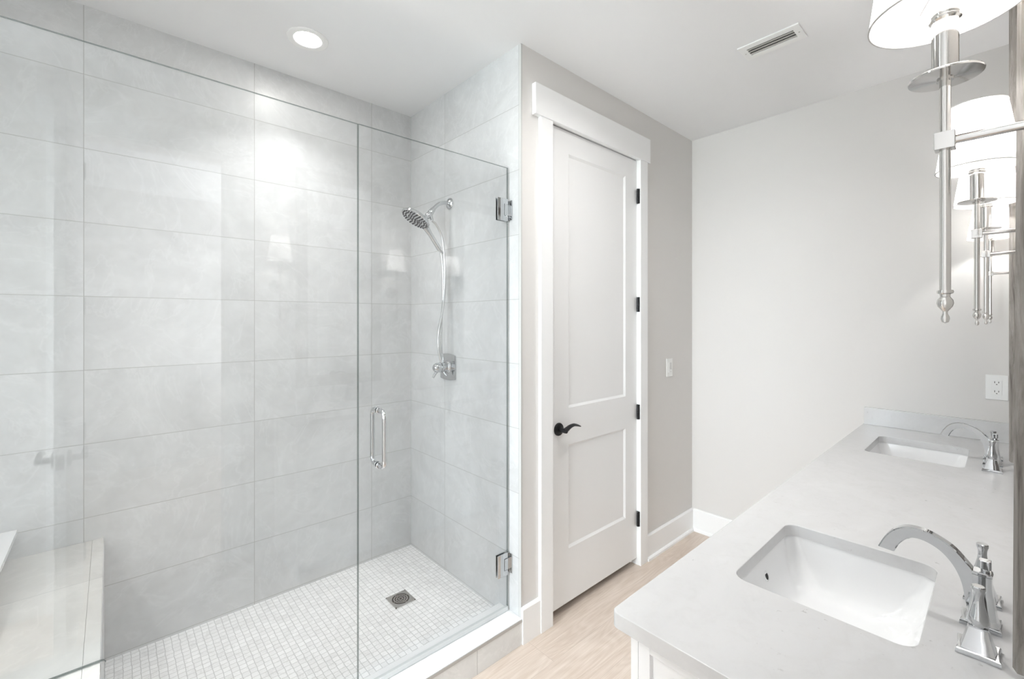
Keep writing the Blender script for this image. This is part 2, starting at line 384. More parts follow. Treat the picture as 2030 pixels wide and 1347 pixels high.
def bulb_mat():
    m, nt, p = new_mat('lit_frosted_bulb'); nt.nodes.remove(p)
    out = [n for n in nt.nodes if n.type == 'OUTPUT_MATERIAL'][0]
    e = N(nt, 'ShaderNodeEmission'); e.inputs[0].default_value = (1.0, 0.96, 0.90, 1); e.inputs[1].default_value = 4.0
    t = N(nt, 'ShaderNodeBsdfTransparent'); mx = N(nt, 'ShaderNodeMixShader'); mx.inputs[0].default_value = 0.25
    L(nt, t.outputs[0], mx.inputs[1]); L(nt, e.outputs[0], mx.inputs[2]); L(nt, mx.outputs[0], out.inputs['Surface'])
    return m
BULB = bulb_mat()

# ------------------------------------------------------------------ the room shell
CZ = 2.743; XW = 1.391; XF = 3.054; XL = -2.60; YM = -0.055; YD = 1.479; YB = 2.476; T = 0.12
DX0, DX1 = 1.605, 2.360                      # clear opening of the closet door
OX0, OX1 = -0.20, 0.47                       # doorway behind the camera
box_ = lambda *a, **k: box(bmesh.new(), *a, **k)

bm = bmesh.new(); box(bm, (XL-0.4, -2.75, -0.10), (XF+T, YB+T, 0.0))
struct('floor', bm, WOODF, 'pale oak plank floor of the bathroom', 'floor')
bm = bmesh.new()
# ceiling as a slab with round cut-outs is not needed: the lamps sit just under it
box(bm, (XL-T, -2.6-T, CZ), (XF+T, YB+T, CZ+0.10))
struct('ceiling', bm, CEIL, 'flat white ceiling', 'ceiling')
struct('wall_back', box_((XL-T, YB, 0), (XW+T, YB+T, CZ)), TILE_B, 'long grey stone tiled wall at the back of the shower', 'wall')
# the block that ends the shower: tiled on the shower side, painted on the room side
bm = bmesh.new(); box(bm, (XW, YD+0.010, 0.0), (XW+0.05, YB, CZ)); struct('wall_shower', bm, TILE_S, 'tiled return wall carrying the shower head', 'wall')
bm = bmesh.new()
box(bm, (XW+0.001, YD, 0), (DX0-0.020, YD+T, CZ)); box(bm, (DX1+0.018, YD, 0), (XF, YD+T, CZ)); box(bm, (DX0-0.020, YD, 2.460), (DX1+0.018, YD+T, CZ))
struct('wall_door', bm, PAINT, 'greige wall around the closet door', 'wall')
struct('wall_far', box_((XF, YM-T, 0), (XF+T, YD+T, CZ)), PAINT, 'greige end wall above the vanity backsplash', 'wall')
bm = bmesh.new()
box(bm, (XL, YM-T, 0), (OX0, YM, CZ)); box(bm, (OX1, YM-T, 0), (XF, YM, CZ)); box(bm, (OX0, YM-T, 2.45), (OX1, YM, CZ))
struct('wall_mirror', bm, PAINT, 'greige wall behind the mirrors and sconces', 'wall')
WY0, WY1, WZ0, WZ1 = 0.25, 1.75, 0.75, 2.30
bm = bmesh.new()
box(bm, (XL-T, YM-T, 0), (XL, WY0, CZ)); box(bm, (XL-T, WY1, 0), (XL, YB, CZ))
box(bm, (XL-T, WY0, 0), (XL, WY1, WZ0)); box(bm, (XL-T, WY0, WZ1), (XL, WY1, CZ))
struct('wall_left', bm, PAINT, 'greige wall holding the window', 'wall')
struct('wall_shower_end', box_((-0.74, 1.465, 0), (-0.62, YB, CZ)), TILE_S, 'tiled end wall behind the shower bench', 'wall')
# closet behind the closed door, kept dark by its own walls
bm = bmesh.new(); box(bm, (XW+T, YD+T+0.5, 0), (XF, YD+T+0.55, CZ)); box(bm, (XW+T, YD+T, 0), (XW+T+0.03, YD+T+0.5, CZ)); box(bm, (XF-0.05, YD+T, 0), (XF, YD+T+0.5, CZ))
struct('wall_closet', bm, PAINT, 'closet walls behind the closed door', 'wall')
# adjoining bedroom seen only through the doorway
bm = bmesh.new(); box(bm, (-1.6, -2.6-T, 0), (2.2, -2.6, CZ)); box(bm, (-1.6-T, -2.6, 0), (-1.6, YM-T, CZ)); box(bm, (2.2, -2.6, 0), (2.2+T, YM-T, CZ))
struct('wall_bedroom', bm, PAINT, 'walls of the adjoining bedroom beyond the open doorway', 'wall')
struct('unseen_ground', box_((-40, -30, -0.8), (-4, 30, -0.7)), simple('dark_ground', (0.10, 0.14, 0.06), 0.9, var=0.3, bscale=3), 'unseen ground plane added to cut the sky light from below the horizon', 'ground')  # unseen plane, added so less light enters from below the horizon

w = thing('window_1', 'white framed window in the wall beside the shower', 'window', (XL, WY0, WZ0), kind='structure')
bm = bmesh.new()
for lo, hi in (((XL-0.09, WY0, WZ0), (XL-0.03, WY0+0.05, WZ1)), ((XL-0.09, WY1-0.05, WZ0), (XL-0.03, WY1, WZ1)), ((XL-0.09, WY0, WZ0), (XL-0.03, WY1, WZ0+0.05)),
               ((XL-0.09, WY0, WZ1-0.05), (XL-0.03, WY1, WZ1)), ((XL-0.085, WY0, 1.50), (XL-0.035, WY1, 1.54))): box(bm, lo, hi, 0.004)
obj('window_frame', bm, TRIM, w)
obj('window_pane', box_((XL-0.064, WY0+0.05, WZ0+0.05), (XL-0.058, WY1-0.05, WZ1-0.05)), WGLASS, w)
bm = bmesh.new()
for lo, hi in (((XL, WY0-0.09, WZ0-0.09), (XL+0.02, WY0, WZ1+0.12)), ((XL, WY1, WZ0-0.09), (XL+0.02, WY1+0.09, WZ1+0.12)), ((XL, WY0-0.11, WZ1), (XL+0.024, WY1+0.11, WZ1+0.13)), ((XL, WY0-0.11, WZ0-0.03), (XL+0.05, WY1+0.11, WZ0))): box(bm, lo, hi, 0.003)
obj('window_casing', bm, TRIM, w)

# white edge strip where tile meets paint
struct('trim_1', box_((XW-0.0004, YD-0.002, 0.118), (XW+0.007, YD+0.010, CZ-0.001), 0.0004), simple('grey_tile_edge_strip', (0.55, 0.55, 0.54), 0.4, bump=0.01), 'thin grey edge strip down the end of the tiled return', 'trim')

def baseboard(name, x0, x1, y0, y1, face, label):
    """runs along X (face 'y': front looks -Y) or along Y (face 'x': front looks -X)"""
    bm = bmesh.new(); h = 0.152; t = 0.014; sh = 0.016
    if face == 'y':
        prism(bm, [(y0, 0), (y0, h), (y0-t*0.55, h), (y0-t, h-0.008), (y0-t, 0)], 'x', x0, x1)
        prism(bm, [(y0-t, 0), (y0-t, 0.020), (y0-t-0.006, 0.019), (y0-t-0.012, 0.012), (y0-t-0.013, 0)], 'x', x0, x1)
    else:
        prism(bm, [(x0, 0), (x0, h), (x0-t*0.55, h), (x0-t, h-0.008), (x0-t, 0)], 'y', y0, y1)
        prism(bm, [(x0-t, 0), (x0-t, 0.020), (x0-t-0.006, 0.019), (x0-t-0.012, 0.012), (x0-t-0.013, 0)], 'y', y0, y1)
    return struct(name, bm, TRIM, label, 'baseboard', 25)
baseboard('baseboard_door', 2.440, XF, YD, YD, 'y', 'white baseboard between the door casing and the far corner')
baseboard('baseboard_far', XF, XF, 0.48, YD-0.014, 'x', 'white baseboard along the far wall up to the vanity')
bm = bmesh.new(); prism(bm, [(YD, 0), (YD, 0.165), (YD-0.010, 0.165), (YD-0.016, 0.157), (YD-0.016, 0)], 'x', XW, 1.506)
struct('baseboard_shower', bm, TRIM, 'short white baseboard between the shower curb and the door casing', 'baseboard', 25)

# ------------------------------------------------------------------ closet door
d = thing('door_1', 'closed white two-panel door with black lever', 'door', (DX0, YD+0.008, 0.04), kind='structure')
def panel_door(bm, x0, x1, z0, z1, yf, yb, panels):
    """slab with sunk panels on its front (yf) face"""
    t = bmesh.new()
    xs = sorted({x0, x1, *[p[0] for p in panels], *[p[1] for p in panels]}); zs = sorted({z0, z1, *[p[2] for p in panels], *[p[3] for p in panels]})
    for i in range(len(xs)-1):
        for k in range(len(zs)-1):
            inside = any(p[0] <= xs[i] and xs[i+1] <= p[1] and p[2] <= zs[k] and zs[k+1] <= p[3] for p in panels)
            if not inside: t.faces.new([t.verts.new(c) for c in ((xs[i], yf, zs[k]), (xs[i+1], yf, zs[k]), (xs[i+1], yf, zs[k+1]), (xs[i], yf, zs[k+1]))])
    s = 1 if yb > yf else -1
    for p in panels:
        loops = []
        for off, dep in ((0, 0), (0.003, 0.0025), (0.012, 0.0085), (0.014, 0.0085)):
            loops.append([t.verts.new((x, yf+s*dep, z)) for x, z in ((p[0]+off, p[2]+off), (p[1]-off, p[2]+off), (p[1]-off, p[3]-off), (p[0]+off, p[3]-off))])
        for A, B in zip(loops, loops[1:]):
            for k in range(4): t.faces.new((A[k], A[(k+1) % 4], B[(k+1) % 4], B[k]))
        t.faces.new(loops[-1])
    c = [(x0, z0), (x1, z0), (x1, z1), (x0, z1)]
    t.faces.new([t.verts.new((x, yb, z)) for x, z in c])
    for k in range(4):
        (xa, za), (xb, zb) = c[k], c[(k+1) % 4]
        t.faces.new([t.verts.new(q) for q in ((xa, yf, za), (xb, yf, zb), (xb, yb, zb), (xa, yb, za))])
    bmesh.ops.remove_doubles(t, verts=t.verts, dist=1e-5); bmesh.ops.recalc_face_normals(t, faces=t.faces)
    merge(bm, t)
PAN = [(1.732, 2.242, 1.030, 2.323), (1.732, 2.242, 0.314, 0.843)]
bm = bmesh.new(); panel_door(bm, DX0+0.002, DX1-0.0004, 0.042, 2.437, YD+0.008, YD+0.043, PAN)
obj('door_slab', bm, DOORP, d, angle=12)
def lever(parent, x, y, z, sx, sy, name='lever_handle'):
    """round rose, neck and waved lever; sy = side the lever stands out to, sx = side it points to"""
    r = bmesh.new(); lathe(r, [(0, 0), (0.032, 0), (0.0325, 0.004), (0.030, 0.009), (0.020, 0.011), (0.0125, 0.012), (0.0115, 0.030), (0.0125, 0.046), (0.0115, 0.055), (0.006, 0.059), (0, 0.06)], (x, y, z), (0, sy, 0), 36)
    pts = catmull([(x-sx*0.004, y+sy*0.046, z+0.000), (x+sx*0.012, y+sy*0.047, z+0.007), (x+sx*0.035, y+sy*0.047, z+0.016), (x+sx*0.065, y+sy*0.046, z+0.019), (x+sx*0.095, y+sy*0.044, z+0.012), (x+sx*0.120, y+sy*0.042, z+0.003)], 6)
    def sec(i, n):
        f = i/(n-1); hh = 0.0105*(1-f)**0.8+0.0028; ww = 0.0085*(1-f)+0.0055
        return [(ww*math.cos(2*PI*k/14), hh*math.sin(2*PI*k/14)) for k in range(14)]
    sweep(r, pts, sec, (0, 0, 1))
    return obj(name, r, BLACK, parent)
lever(d, 1.655, YD+0.008, 0.934, 1, -1)
for z in (2.222, 1.571, 0.925, 0.281):
    bm = bmesh.new(); box(bm, (DX1-0.0045, YD-0.014, z-0.0445), (DX1-0.0012, YD+0.006, z+0.0445), 0.0008)
    for k in range(5): cyl(bm, (DX1-0.0065, YD-0.004, z-0.0445+k*0.0178+0.0006), (DX1-0.0065, YD-0.004, z-0.0445+(k+1)*0.0178-0.0006), 0.0072, bev=0.0008)
    obj('hinge', bm, BLACK, d)
# casing: two legs, a head that oversails them, and the jamb
t2 = thing('trim_2', 'white craftsman casing around the closet door', 'door casing', (DX0, YD, 0), kind='structure')
bm = bmesh.new(); box(bm, (1.505, YD-0.020, 0), (1.587, YD, 2.439), 0.0015); obj('casing_leg', bm, TRIM, t2)
bm = bmesh.new(); box(bm, (DX1, YD-0.020, 0), (2.438, YD, 2.439), 0.0015); obj('casing_leg', bm, TRIM, t2)
bm = bmesh.new(); box(bm, (1.463, YD-0.025, 2.439), (2.461, YD, 2.584), 0.0015); obj('casing_head', bm, TRIM, t2)
bm = bmesh.new(); box(bm, (1.585, YD-0.0005, 0), (DX0, YD+T, 2.446)); box(bm, (DX1, YD-0.0005, 0), (DX1+0.018, YD+T, 2.446)); box(bm, (DX0, YD-0.0005, 2.443), (DX1, YD+T, 2.46))
box(bm, (DX0, YD+0.044, 0), (DX0+0.012, YD+0.08, 2.443)); box(bm, (DX1-0.012, YD+0.044, 0), (DX1, YD+0.08, 2.443)); box(bm, (DX0, YD+0.044, 2.431), (DX1, YD+0.08, 2.443))
obj('door_jamb', bm, TRIM, t2)

# ------------------------------------------------------------------ the open door beside the camera (seen reflected in the glass)
d2 = thing('door_2', 'open white door standing edge-on beside the doorway, seen reflected in the shower glass', 'door', (-0.185, -0.03, 0.02), kind='structure')
bm = bmesh.new(); box(bm, (-0.184, -0.03, 0.02), (-0.149, 0.748, 2.44), 0.0015); obj('door_slab', bm, DOORP, d2)
def lever_x(parent, x, y, z, sx):
    r = bmesh.new(); lathe(r, [(0, 0), (0.032, 0), (0.0325, 0.004), (0.030, 0.009), (0.020, 0.011), (0.0125, 0.012), (0.0115, 0.030), (0.0125, 0.046), (0.0115, 0.055), (0, 0.06)], (x, y, z), (sx, 0, 0), 36)
    pts = catmull([(x+sx*0.046, y+0.004, z), (x+sx*0.047, y-0.012, z+0.007), (x+sx*0.047, y-0.035, z+0.016), (x+sx*0.046, y-0.065, z+0.019), (x+sx*0.044, y-0.095, z+0.012), (x+sx*0.042, y-0.120, z+0.003)], 6)
    tube(r, pts, lambda i, n: 0.0085*(1-i/(n-1))+0.004)
    obj('lever_handle', r, BLACK, parent)
lever_x(d2, -0.184, 0.690, 0.934, -1); lever_x(d2, -0.149, 0.690, 0.934, 1)
bm = bmesh.new(); box(bm, (-0.179, 0.746, 0.905), (-0.154, 0.7495, 0.962), 0.001); cyl(bm, (-0.1665, 0.748, 0.934), (-0.1665, 0.757, 0.934), 0.008); obj('latch_plate', bm, BLACK, d2)
for z in (2.25, 1.55, 0.9, 0.28):
    bm = bmesh.new(); cyl(bm, (-0.147, -0.036, z-0.045), (-0.147, -0.036, z+0.045), 0.007); obj('hinge', bm, BLACK, d2)
t3 = thing('trim_3', 'white casing of the doorway behind the camera', 'door casing', (OX0, YM, 0), kind='structure')
bm = bmesh.new(); box(bm, (OX0-0.085, YM, 0), (OX0, YM+0.02, 2.45), 0.0015); obj('casing_leg', bm, TRIM, t3)
bm = bmesh.new(); box(bm, (OX1, YM, 0), (OX1+0.085, YM+0.02, 2.45), 0.0015); obj('casing_leg', bm, TRIM, t3)
bm = bmesh.new(); box(bm, (OX0-0.12, YM, 2.45), (OX1+0.12, YM+0.025, 2.595), 0.0015); obj('casing_head', bm, TRIM, t3)

# ------------------------------------------------------------------ shower: floor, curb, bench, shelf
SZ = 0.075
struct('floor_shower', box_((-0.62, 1.62, 0.001), (XW, YB, SZ)), MOSAIC, 'white marble mosaic shower floor', 'floor')
cb = thing('shower_curb', 'low white stone curb under the glass', 'curb', (0.4, 1.47, 0), kind='structure')
bm = bmesh.new(); box(bm, (-0.62, 1.470, 0.001), (XW, 1.625, 0.108)); obj('curb_body', bm, TILE_C, cb)
bm = bmesh.new(); box(bm, (-0.62, 1.470, 0.108), (XW, 1.627, 0.118), 0.0015); obj('curb_top', bm, simple('white_curb_stone', (0.84, 0.84, 0.84), 0.3, var=0.03, bscale=9), cb)
bm = bmesh.new(); box(bm, (-0.02, 1.4675, 0.103), (XW-0.001, 1.4702, 0.116)); obj('edge_strip', bm, simple('brushed_edge_strip', (0.50, 0.50, 0.49), 0.3, 0.6, bump=0.01), cb)
bn = thing('shower_bench', 'built-in tiled bench at the end of the shower', 'bench', (-0.3, 2.0, 0))
bm = bmesh.new(); box(bm, (-0.619, 1.630, SZ), (-0.017, YB-0.001, 0.571)); box(bm, (-0.619, 1.472, 0.119), (-0.017, 1.630, 0.571)); obj('bench_body', bm, TILE_S, bn)
bm = bmesh.new(); box(bm, (-0.619, 1.474, 0.571), (-0.053, YB-0.001, 0.586), 0.0003); obj('seat_top', bm, TILE_T, bn)
bm = bmesh.new(); box(bm, (-0.0525, 1.474, 0.571), (-0.019, YB-0.001, 0.586), 0.0003); obj('seat_nosing', bm, TILE_T, bn)
bm = bmesh.new(); prism(bm, [(-0.619, 1.72), (-0.257, 1.72), (-0.257, YB-0.0005), (-0.619, YB-0.0005)], 'z', 0.676, 0.694, 0.0015)
sh = obj('stone_shelf', bm, PORC, base=(-0.4, 2.1, 0.676)); tag(sh, 'glossy white stone shelf above the shower bench', 'shelf')

# ------------------------------------------------------------------ shower glass (hung slightly out of parallel, hinge side at x=1.38 y=1.555)
GY = 0.0148; GT = 0.0095
def glass_faces(o):
    for p in o.data.polygons: p.material_index = 0 if abs(p.normal.y) > 0.9 else 1
fp = thing('glass_panel', 'fixed frameless glass panel beside the shower door, notched over the bench', 'glass panel', (1.38, 1.555, 0.118), -GY)
pts = [(0.6650-1.38, 0.002), (0.6650-1.38, 2.189-0.118), (-0.605-1.38, 2.197-0.118), (-0.605-1.38, 0.589-0.118)]
nc = (-0.010-1.38, 0.588-0.118)
pts += [(nc[0]-0.008, nc[1]+0.002), (nc[0]-0.002, nc[1]), (nc[0]+0.002, nc[1]-0.006), (nc[0]+0.002, 0.002)]
bm = bmesh.new(); prism(bm, pts, 'y', 0, GT)
g1 = obj('pane', bm, [GLASS, GLASSE], fp, local=True, angle=5); glass_faces(g1)
bm = bmesh.new(); box(bm, (nc[0]+0.003, -0.003, 0.0), (0.6650-1.38, GT+0.003, 0.003)); obj('bottom_seal', bm, RUBBER, fp, local=True)
gd = thing('shower_door', 'frameless hinged glass shower door with chrome pull', 'shower door', (1.38, 1.555, 0.118), -GY)
bm = bmesh.new(); box(bm, (0.668-1.38, 0, 0.010), (0.0, GT, 2.190-0.118))
g2 = obj('pane', bm, [GLASS, GLASSE], gd, local=True, angle=5); glass_faces(g2)
bm = bmesh.new(); box(bm, (0.668-1.38, -0.002, 0.003), (0.0, GT+0.002, 0.022), 0.001); box(bm, (0.668-1.38, GT*0.3, 0.0003), (0.0, GT*0.7, 0.004)); obj('bottom_seal', bm, RUBBER, gd, local=True)
# pull handle: one bar on each side of the pane, joined through it
bm = bmesh.new(); hx = 0.744-1.38; z0, z1 = 0.936-0.118, 1.141-0.118
for s, y in ((-1, 0.0), (1, GT)):
    p = [(hx, y, z0), (hx, y+s*0.026, z0), (hx, y+s*0.040, z0+0.006), (hx, y+s*0.047, z0+0.020), (hx, y+s*0.047, z0+0.05), (hx, y+s*0.047, z1-0.05), (hx, y+s*0.047, z1-0.020), (hx, y+s*0.040, z1-0.006), (hx, y+s*0.026, z1), (hx, y, z1)]
    tube(bm, catmull(p, 5), 0.0082, 18, up=(1, 0, 0))
    for z in (z0, z1): cyl(bm, (hx, y, z), (hx, y+s*0.007, z), 0.0125, bev=0.0012)
obj('pull_handle', bm, CHROME, gd, local=True)
for z in (1.990-0.118, 0.342-0.118):
    bm = bmesh.new()
    for y0, y1 in ((-0.005, -0.0002), (GT+0.0002, GT+0.005)):
        prism(bm, [(-0.064, z-0.052), (-0.004, z-0.052), (-0.004, z-0.028), (-0.026, z-0.028), (-0.026, z+0.028), (-0.004, z+0.028), (-0.004, z+0.052), (-0.064, z+0.052)], 'y', y0, y1, 0.0008)
    hg = obj('hinge', bm, CHROME, gd, local=True)
    bm = bmesh.new(); box(bm, (-0.024, -0.0065, z-0.026), (0.0095, GT+0.0065, z+0.026), 0.0015); cyl(bm, (0.001, GT/2, z-0.046), (0.001, GT/2, z+0.046), 0.0048)
    box(bm, (0.0065, -0.020, z-0.046), (0.0100, GT+0.020, z+0.046), 0.0008)
    for zz in (z-0.036, z+0.036): cyl(bm, (0.0068, -0.011, zz), (0.0055, -0.011, zz), 0.004); cyl(bm, (0.0068, GT+0.011, zz), (0.0055, GT+0.011, zz), 0.004)
    obj('wall_plate', bm, CHROME, hg, local=True)

# ------------------------------------------------------------------ shower fittings
shd = thing('hand_shower', 'chrome shower head with docked hand spray and looping hose on the tiled return', 'shower head', (XW, 2.05, 2.12))
bm = bmesh.new(); lathe(bm, [(0, 0.0002), (0.031, 0.0002), (0.031, 0.003), (0.026, 0.010), (0.014, 0.015), (0.012, 0.018), (0, 0.018)], (XW, 2.05, 2.12), (-1, 0, 0), 36); obj('wall_flange', bm, CHROME, shd)
bm = bmesh.new(); tube(bm, catmull([(XW-0.003, 2.05, 2.120), (1.355, 2.05, 2.119), (1.325, 2.05, 2.108), (1.300, 2.05, 2.088), (1.282, 2.05, 2.067)], 6), 0.0105, 18, up=(0, 1, 0)); obj('arm', bm, CHROME, shd)
ad = Vector((-0.62, 0, -0.78)).normalized(); p0 = Vector((1.286, 2.05, 2.072))
bm = bmesh.new(); lathe(bm, [(0, 0), (0.012, 0), (0.014, 0.002), (0.014, 0.018), (0.016, 0.020), (0.016, 0.030), (0.0135, 0.034), (0.0165, 0.040), (0.018, 0.050), (0.016, 0.060), (0.011, 0.066), (0, 0.068)], p0, ad, 28)
cyl(bm, (1.262, 2.035, 2.030), (1.262, 2.068, 2.030), 0.0115, bev=0.001); cyl(bm, (1.262, 2.035, 2.030), (1.268, 2.035, 2.008), 0.0085); cyl(bm, (1.250, 2.05, 2.024), (1.222, 2.05, 2.016), 0.012, 0.014)
obj('holder', bm, CHROME, shd)
hn = Vector((-0.51, 0.07, -0.85)).normalized(); hc = Vector((1.178, 2.05, 2.005))
bm = bmesh.new(); lathe(bm, [(0, -0.030), (0.034, -0.030), (0.044, -0.026), (0.048, -0.016), (0.072, -0.012), (0.079, -0.005), (0.079, 0.003), (0.076, 0.006), (0, 0.006)], hc, hn, 44)
hd = obj('spray_head', bm, CHROME, shd)
bm = bmesh.new(); M = Matrix.Translation(hc) @ frame_to(hn)
for rr, cnt, sz in ((0.068, 26, 0.0042), (0.054, 20, 0.0046), (0.037, 14, 0.0038), (0.025, 9, 0.0044), (0.013, 5, 0.0036), (0.0, 1, 0.004)):
    for k in range(cnt):
        a = 2*PI*k/cnt; q = M @ Vector((rr*math.cos(a), rr*math.sin(a), 0.006)); cyl(bm, q, q+hn*0.0035, sz, sz*0.75, 8)
obj('nozzles', bm, NOZZLE, hd)
bm = bmesh.new(); h0 = Vector((1.236, 2.045, 1.968)); h1 = Vector((1.318, 2.040, 1.858))
sweep(bm, [h0.lerp(h1, k/10) for k in range(11)], lambda i, n: [((0.0135+0.006*max(0, 1-i/3))*math.cos(2*PI*k/18), (0.0115)*math.sin(2*PI*k/18)) for k in range(18)], (0, 1, 0)); cyl(bm, h1, h1+(h1-h0).normalized()*0.03, 0.0085, 0.0075)
obj('hand_spray_handle', bm, CHROME, shd)
def hose_r(i, n): return 0.0056 + (0.0007 if i % 2 else 0.0)
hp = [(1.268, 2.035, 2.005), (1.292, 2.030, 1.985), (1.325, 2.030, 1.930), (1.338, 2.030, 1.86), (1.345, 2.030, 1.76), (1.345, 2.032, 1.64), (1.330, 2.032, 1.52), (1.308, 2.032, 1.42), (1.305, 2.030, 1.33), (1.318, 2.030, 1.262), (1.330, 2.033, 1.252), (1.332, 2.040, 1.29), (1.330, 2.042, 1.38), (1.334, 2.042, 1.50), (1.342, 2.042, 1.60), (1.340, 2.040, 1.71), (1.335, 2.040, 1.79), (1.328, 2.040, 1.845)]
bm = bmesh.new(); tube(bm, catmull(hp, 14), hose_r, 10, up=(0, 1, 0)); obj('hose', bm, simple('ribbed_chrome_hose', (0.66, 0.66, 0.66), 0.16, 1.0, bump=0.02), shd, angle=60)

vc = (XW, 2.062, 1.219)
vv = thing('shower_valve', 'square chrome shower valve below the hanging hose', 'shower valve', vc)
pl = [(vc[1]+y, vc[2]+z) for y, z in [(-0.072+0.144*k/10, 0.066+0.008*math.sin(PI*k/10)) for k in range(11)] + [(0.072-0.144*k/10, -0.066-0.008*math.sin(PI*k/10)) for k in range(11)]]
bm = bmesh.new(); prism(bm, pl, 'x', XW-0.008, XW-0.0002, 0.0025); obj('face_plate', bm, CHROME, vv)
bm = bmesh.new(); lathe(bm, [(0, 0.008), (0.036, 0.008), (0.033, 0.014), (0.027, 0.020), (0.026, 0.044), (0.029, 0.046), (0.029, 0.054), (0, 0.054)], vc, (-1, 0, 0), 28); obj('stem', bm, CHROME, vv)
bm = bmesh.new(); lathe(bm, [(0, 0.054), (0.024, 0.054), (0.027, 0.060), (0.026, 0.078), (0.019, 0.092), (0.010, 0.098), (0, 0.099)], vc, (-1, 0, 0), 28)
tube(bm, catmull([(XW-0.070, vc[1], vc[2]-0.015), (XW-0.082, vc[1]+0.006, vc[2]-0.032), (XW-0.094, vc[1]+0.010, vc[2]-0.055)], 5), lambda i, n: 0.009-0.003*i/n, 12, up=(0, 1, 0)); obj('lever', bm, CHROME, vv)
bm = bmesh.new(); tube(bm, [(XW-0.040, vc[1]-0.004, vc[2]-0.018), (XW-0.036, vc[1]-0.016, vc[2]-0.034), (XW-0.030, vc[1]-0.026, vc[2]-0.046)], lambda i, n: 0.0075-0.002*i/n, 10, up=(0, 1, 0)); obj('temperature_tab', bm, CHROME, vv)

dx, dy = 1.082, 2.030
dr = thing('floor_drain', 'square chrome drain in the mosaic shower floor', 'drain', (dx, dy, SZ))
bm = bmesh.new(); e = 0.054
for lo, hi in (((-e, -e), (e, -e+0.006)), ((-e, e-0.006), (e, e)), ((-e, -e), (-e+0.006, e)), ((e-0.006, -e), (e, e))): box(bm, (dx+lo[0], dy+lo[1], SZ), (dx+hi[0], dy+hi[1], SZ+0.004), 0.0006)
obj('rim', bm, NICKEL, dr)
bm = bmesh.new(); box(bm, (dx-e+0.006, dy-e+0.006, SZ+0.0002), (dx+e-0.006, dy+e-0.006, SZ+0.0012)); obj('well', bm, DARK, dr)
bm = bmesh.new()
def arcbar(r0, r1, a0, a1, n=10):
    prism(bm, [(dx+r0*math.cos(a0+(a1-a0)*k/n), dy+r0*math.sin(a0+(a1-a0)*k/n)) for k in range(n+1)] + [(dx+r1*math.cos(a1-(a1-a0)*k/n), dy+r1*math.sin(a1-(a1-a0)*k/n)) for k in range(n+1)], 'z', SZ+0.0012, SZ+0.004)
for r0, r1 in ((0.007, 0.012), (0.019, 0.024), (0.030, 0.035)):
    for k in range(4): arcbar(r0, r1, k*PI/2, (k+1)*PI/2)
for k in range(8):
    a = k*PI/4+0.2; c, s = math.cos(a), math.sin(a)
    box(bm, (0.010 if k % 2 else 0.022, -0.0016, SZ+0.0012), (0.022 if k % 2 else 0.046, 0.0016, SZ+0.004), mat=Matrix.Translation((dx, dy, 0)) @ Matrix.Rotation(a, 4, 'Z'))
# plate with a round hole
t = bmesh.new(); q = e-0.006; n = 32; A = []; B = []
for k in range(n):
    a = 2*PI*k/n; c, s = math.cos(a), math.sin(a); m_ = q/max(abs(c), abs(s)); A.append(t.verts.new((dx+0.043*c, dy+0.043*s, SZ+0.0038))); B.append(t.verts.new((dx+m_*c, dy+m_*s, SZ+0.0038)))
for k in range(n): t.faces.new((A[k], B[k], B[(k+1) % n], A[(k+1) % n]))
merge(bm, t); obj('grate', bm, NICKEL, dr)

# ------------------------------------------------------------------ ceiling: recessed lamps, vent
def can(x, y, label, watts, spread=135):
    c = thing('recessed_light', label, 'ceiling light', (x, y, CZ), group='recessed ceiling lights')
    bm = bmesh.new(); lathe(bm, [(0.055, -0.001), (0.058, -0.004), (0.080, -0.007), (0.086, -0.004), (0.087, -0.0003), (0.055, -0.0003)], (x, y, CZ), (0, 0, 1), 48); obj('trim_ring', bm, PLAST, c)
    bm = bmesh.new(); lathe(bm, [(0, -0.0030), (0.040, -0.0028), (0.0555, -0.0012), (0.0555, -0.0002), (0, -0.0002)], (x, y, CZ), (0, 0, 1), 40); obj('lens', bm, LENS, c)
    l = bpy.data.lights.new('lamp_beam', 'AREA'); l.shape = 'DISK'; l.size = 0.10; l.spread = math.radians(spread); l.energy = watts; l.color = (1.0, 0.995, 0.985)
    lo = bpy.data.objects.new('lamp_beam', l); COL.objects.link(lo); lo.parent = c; lo.location = (0, 0, -0.012)
    return c
can(0.66, 2.10, 'round recessed light glowing in the shower ceiling', 0.85, 105)
can(-0.85, 1.10, 'unseen recessed light added as fill in the ceiling between the window and the shower', 2.2)  # out of view, added to brighten the floor and the open door's edge
can(0.95, 1.00, 'round recessed light in the ceiling above the aisle beside the vanity', 0.4)
can(1.60, 0.74, 'unseen recessed light added as fill in front of the closet door', 1.2, 150)  # out of view, added fill for the door, door wall and far wall

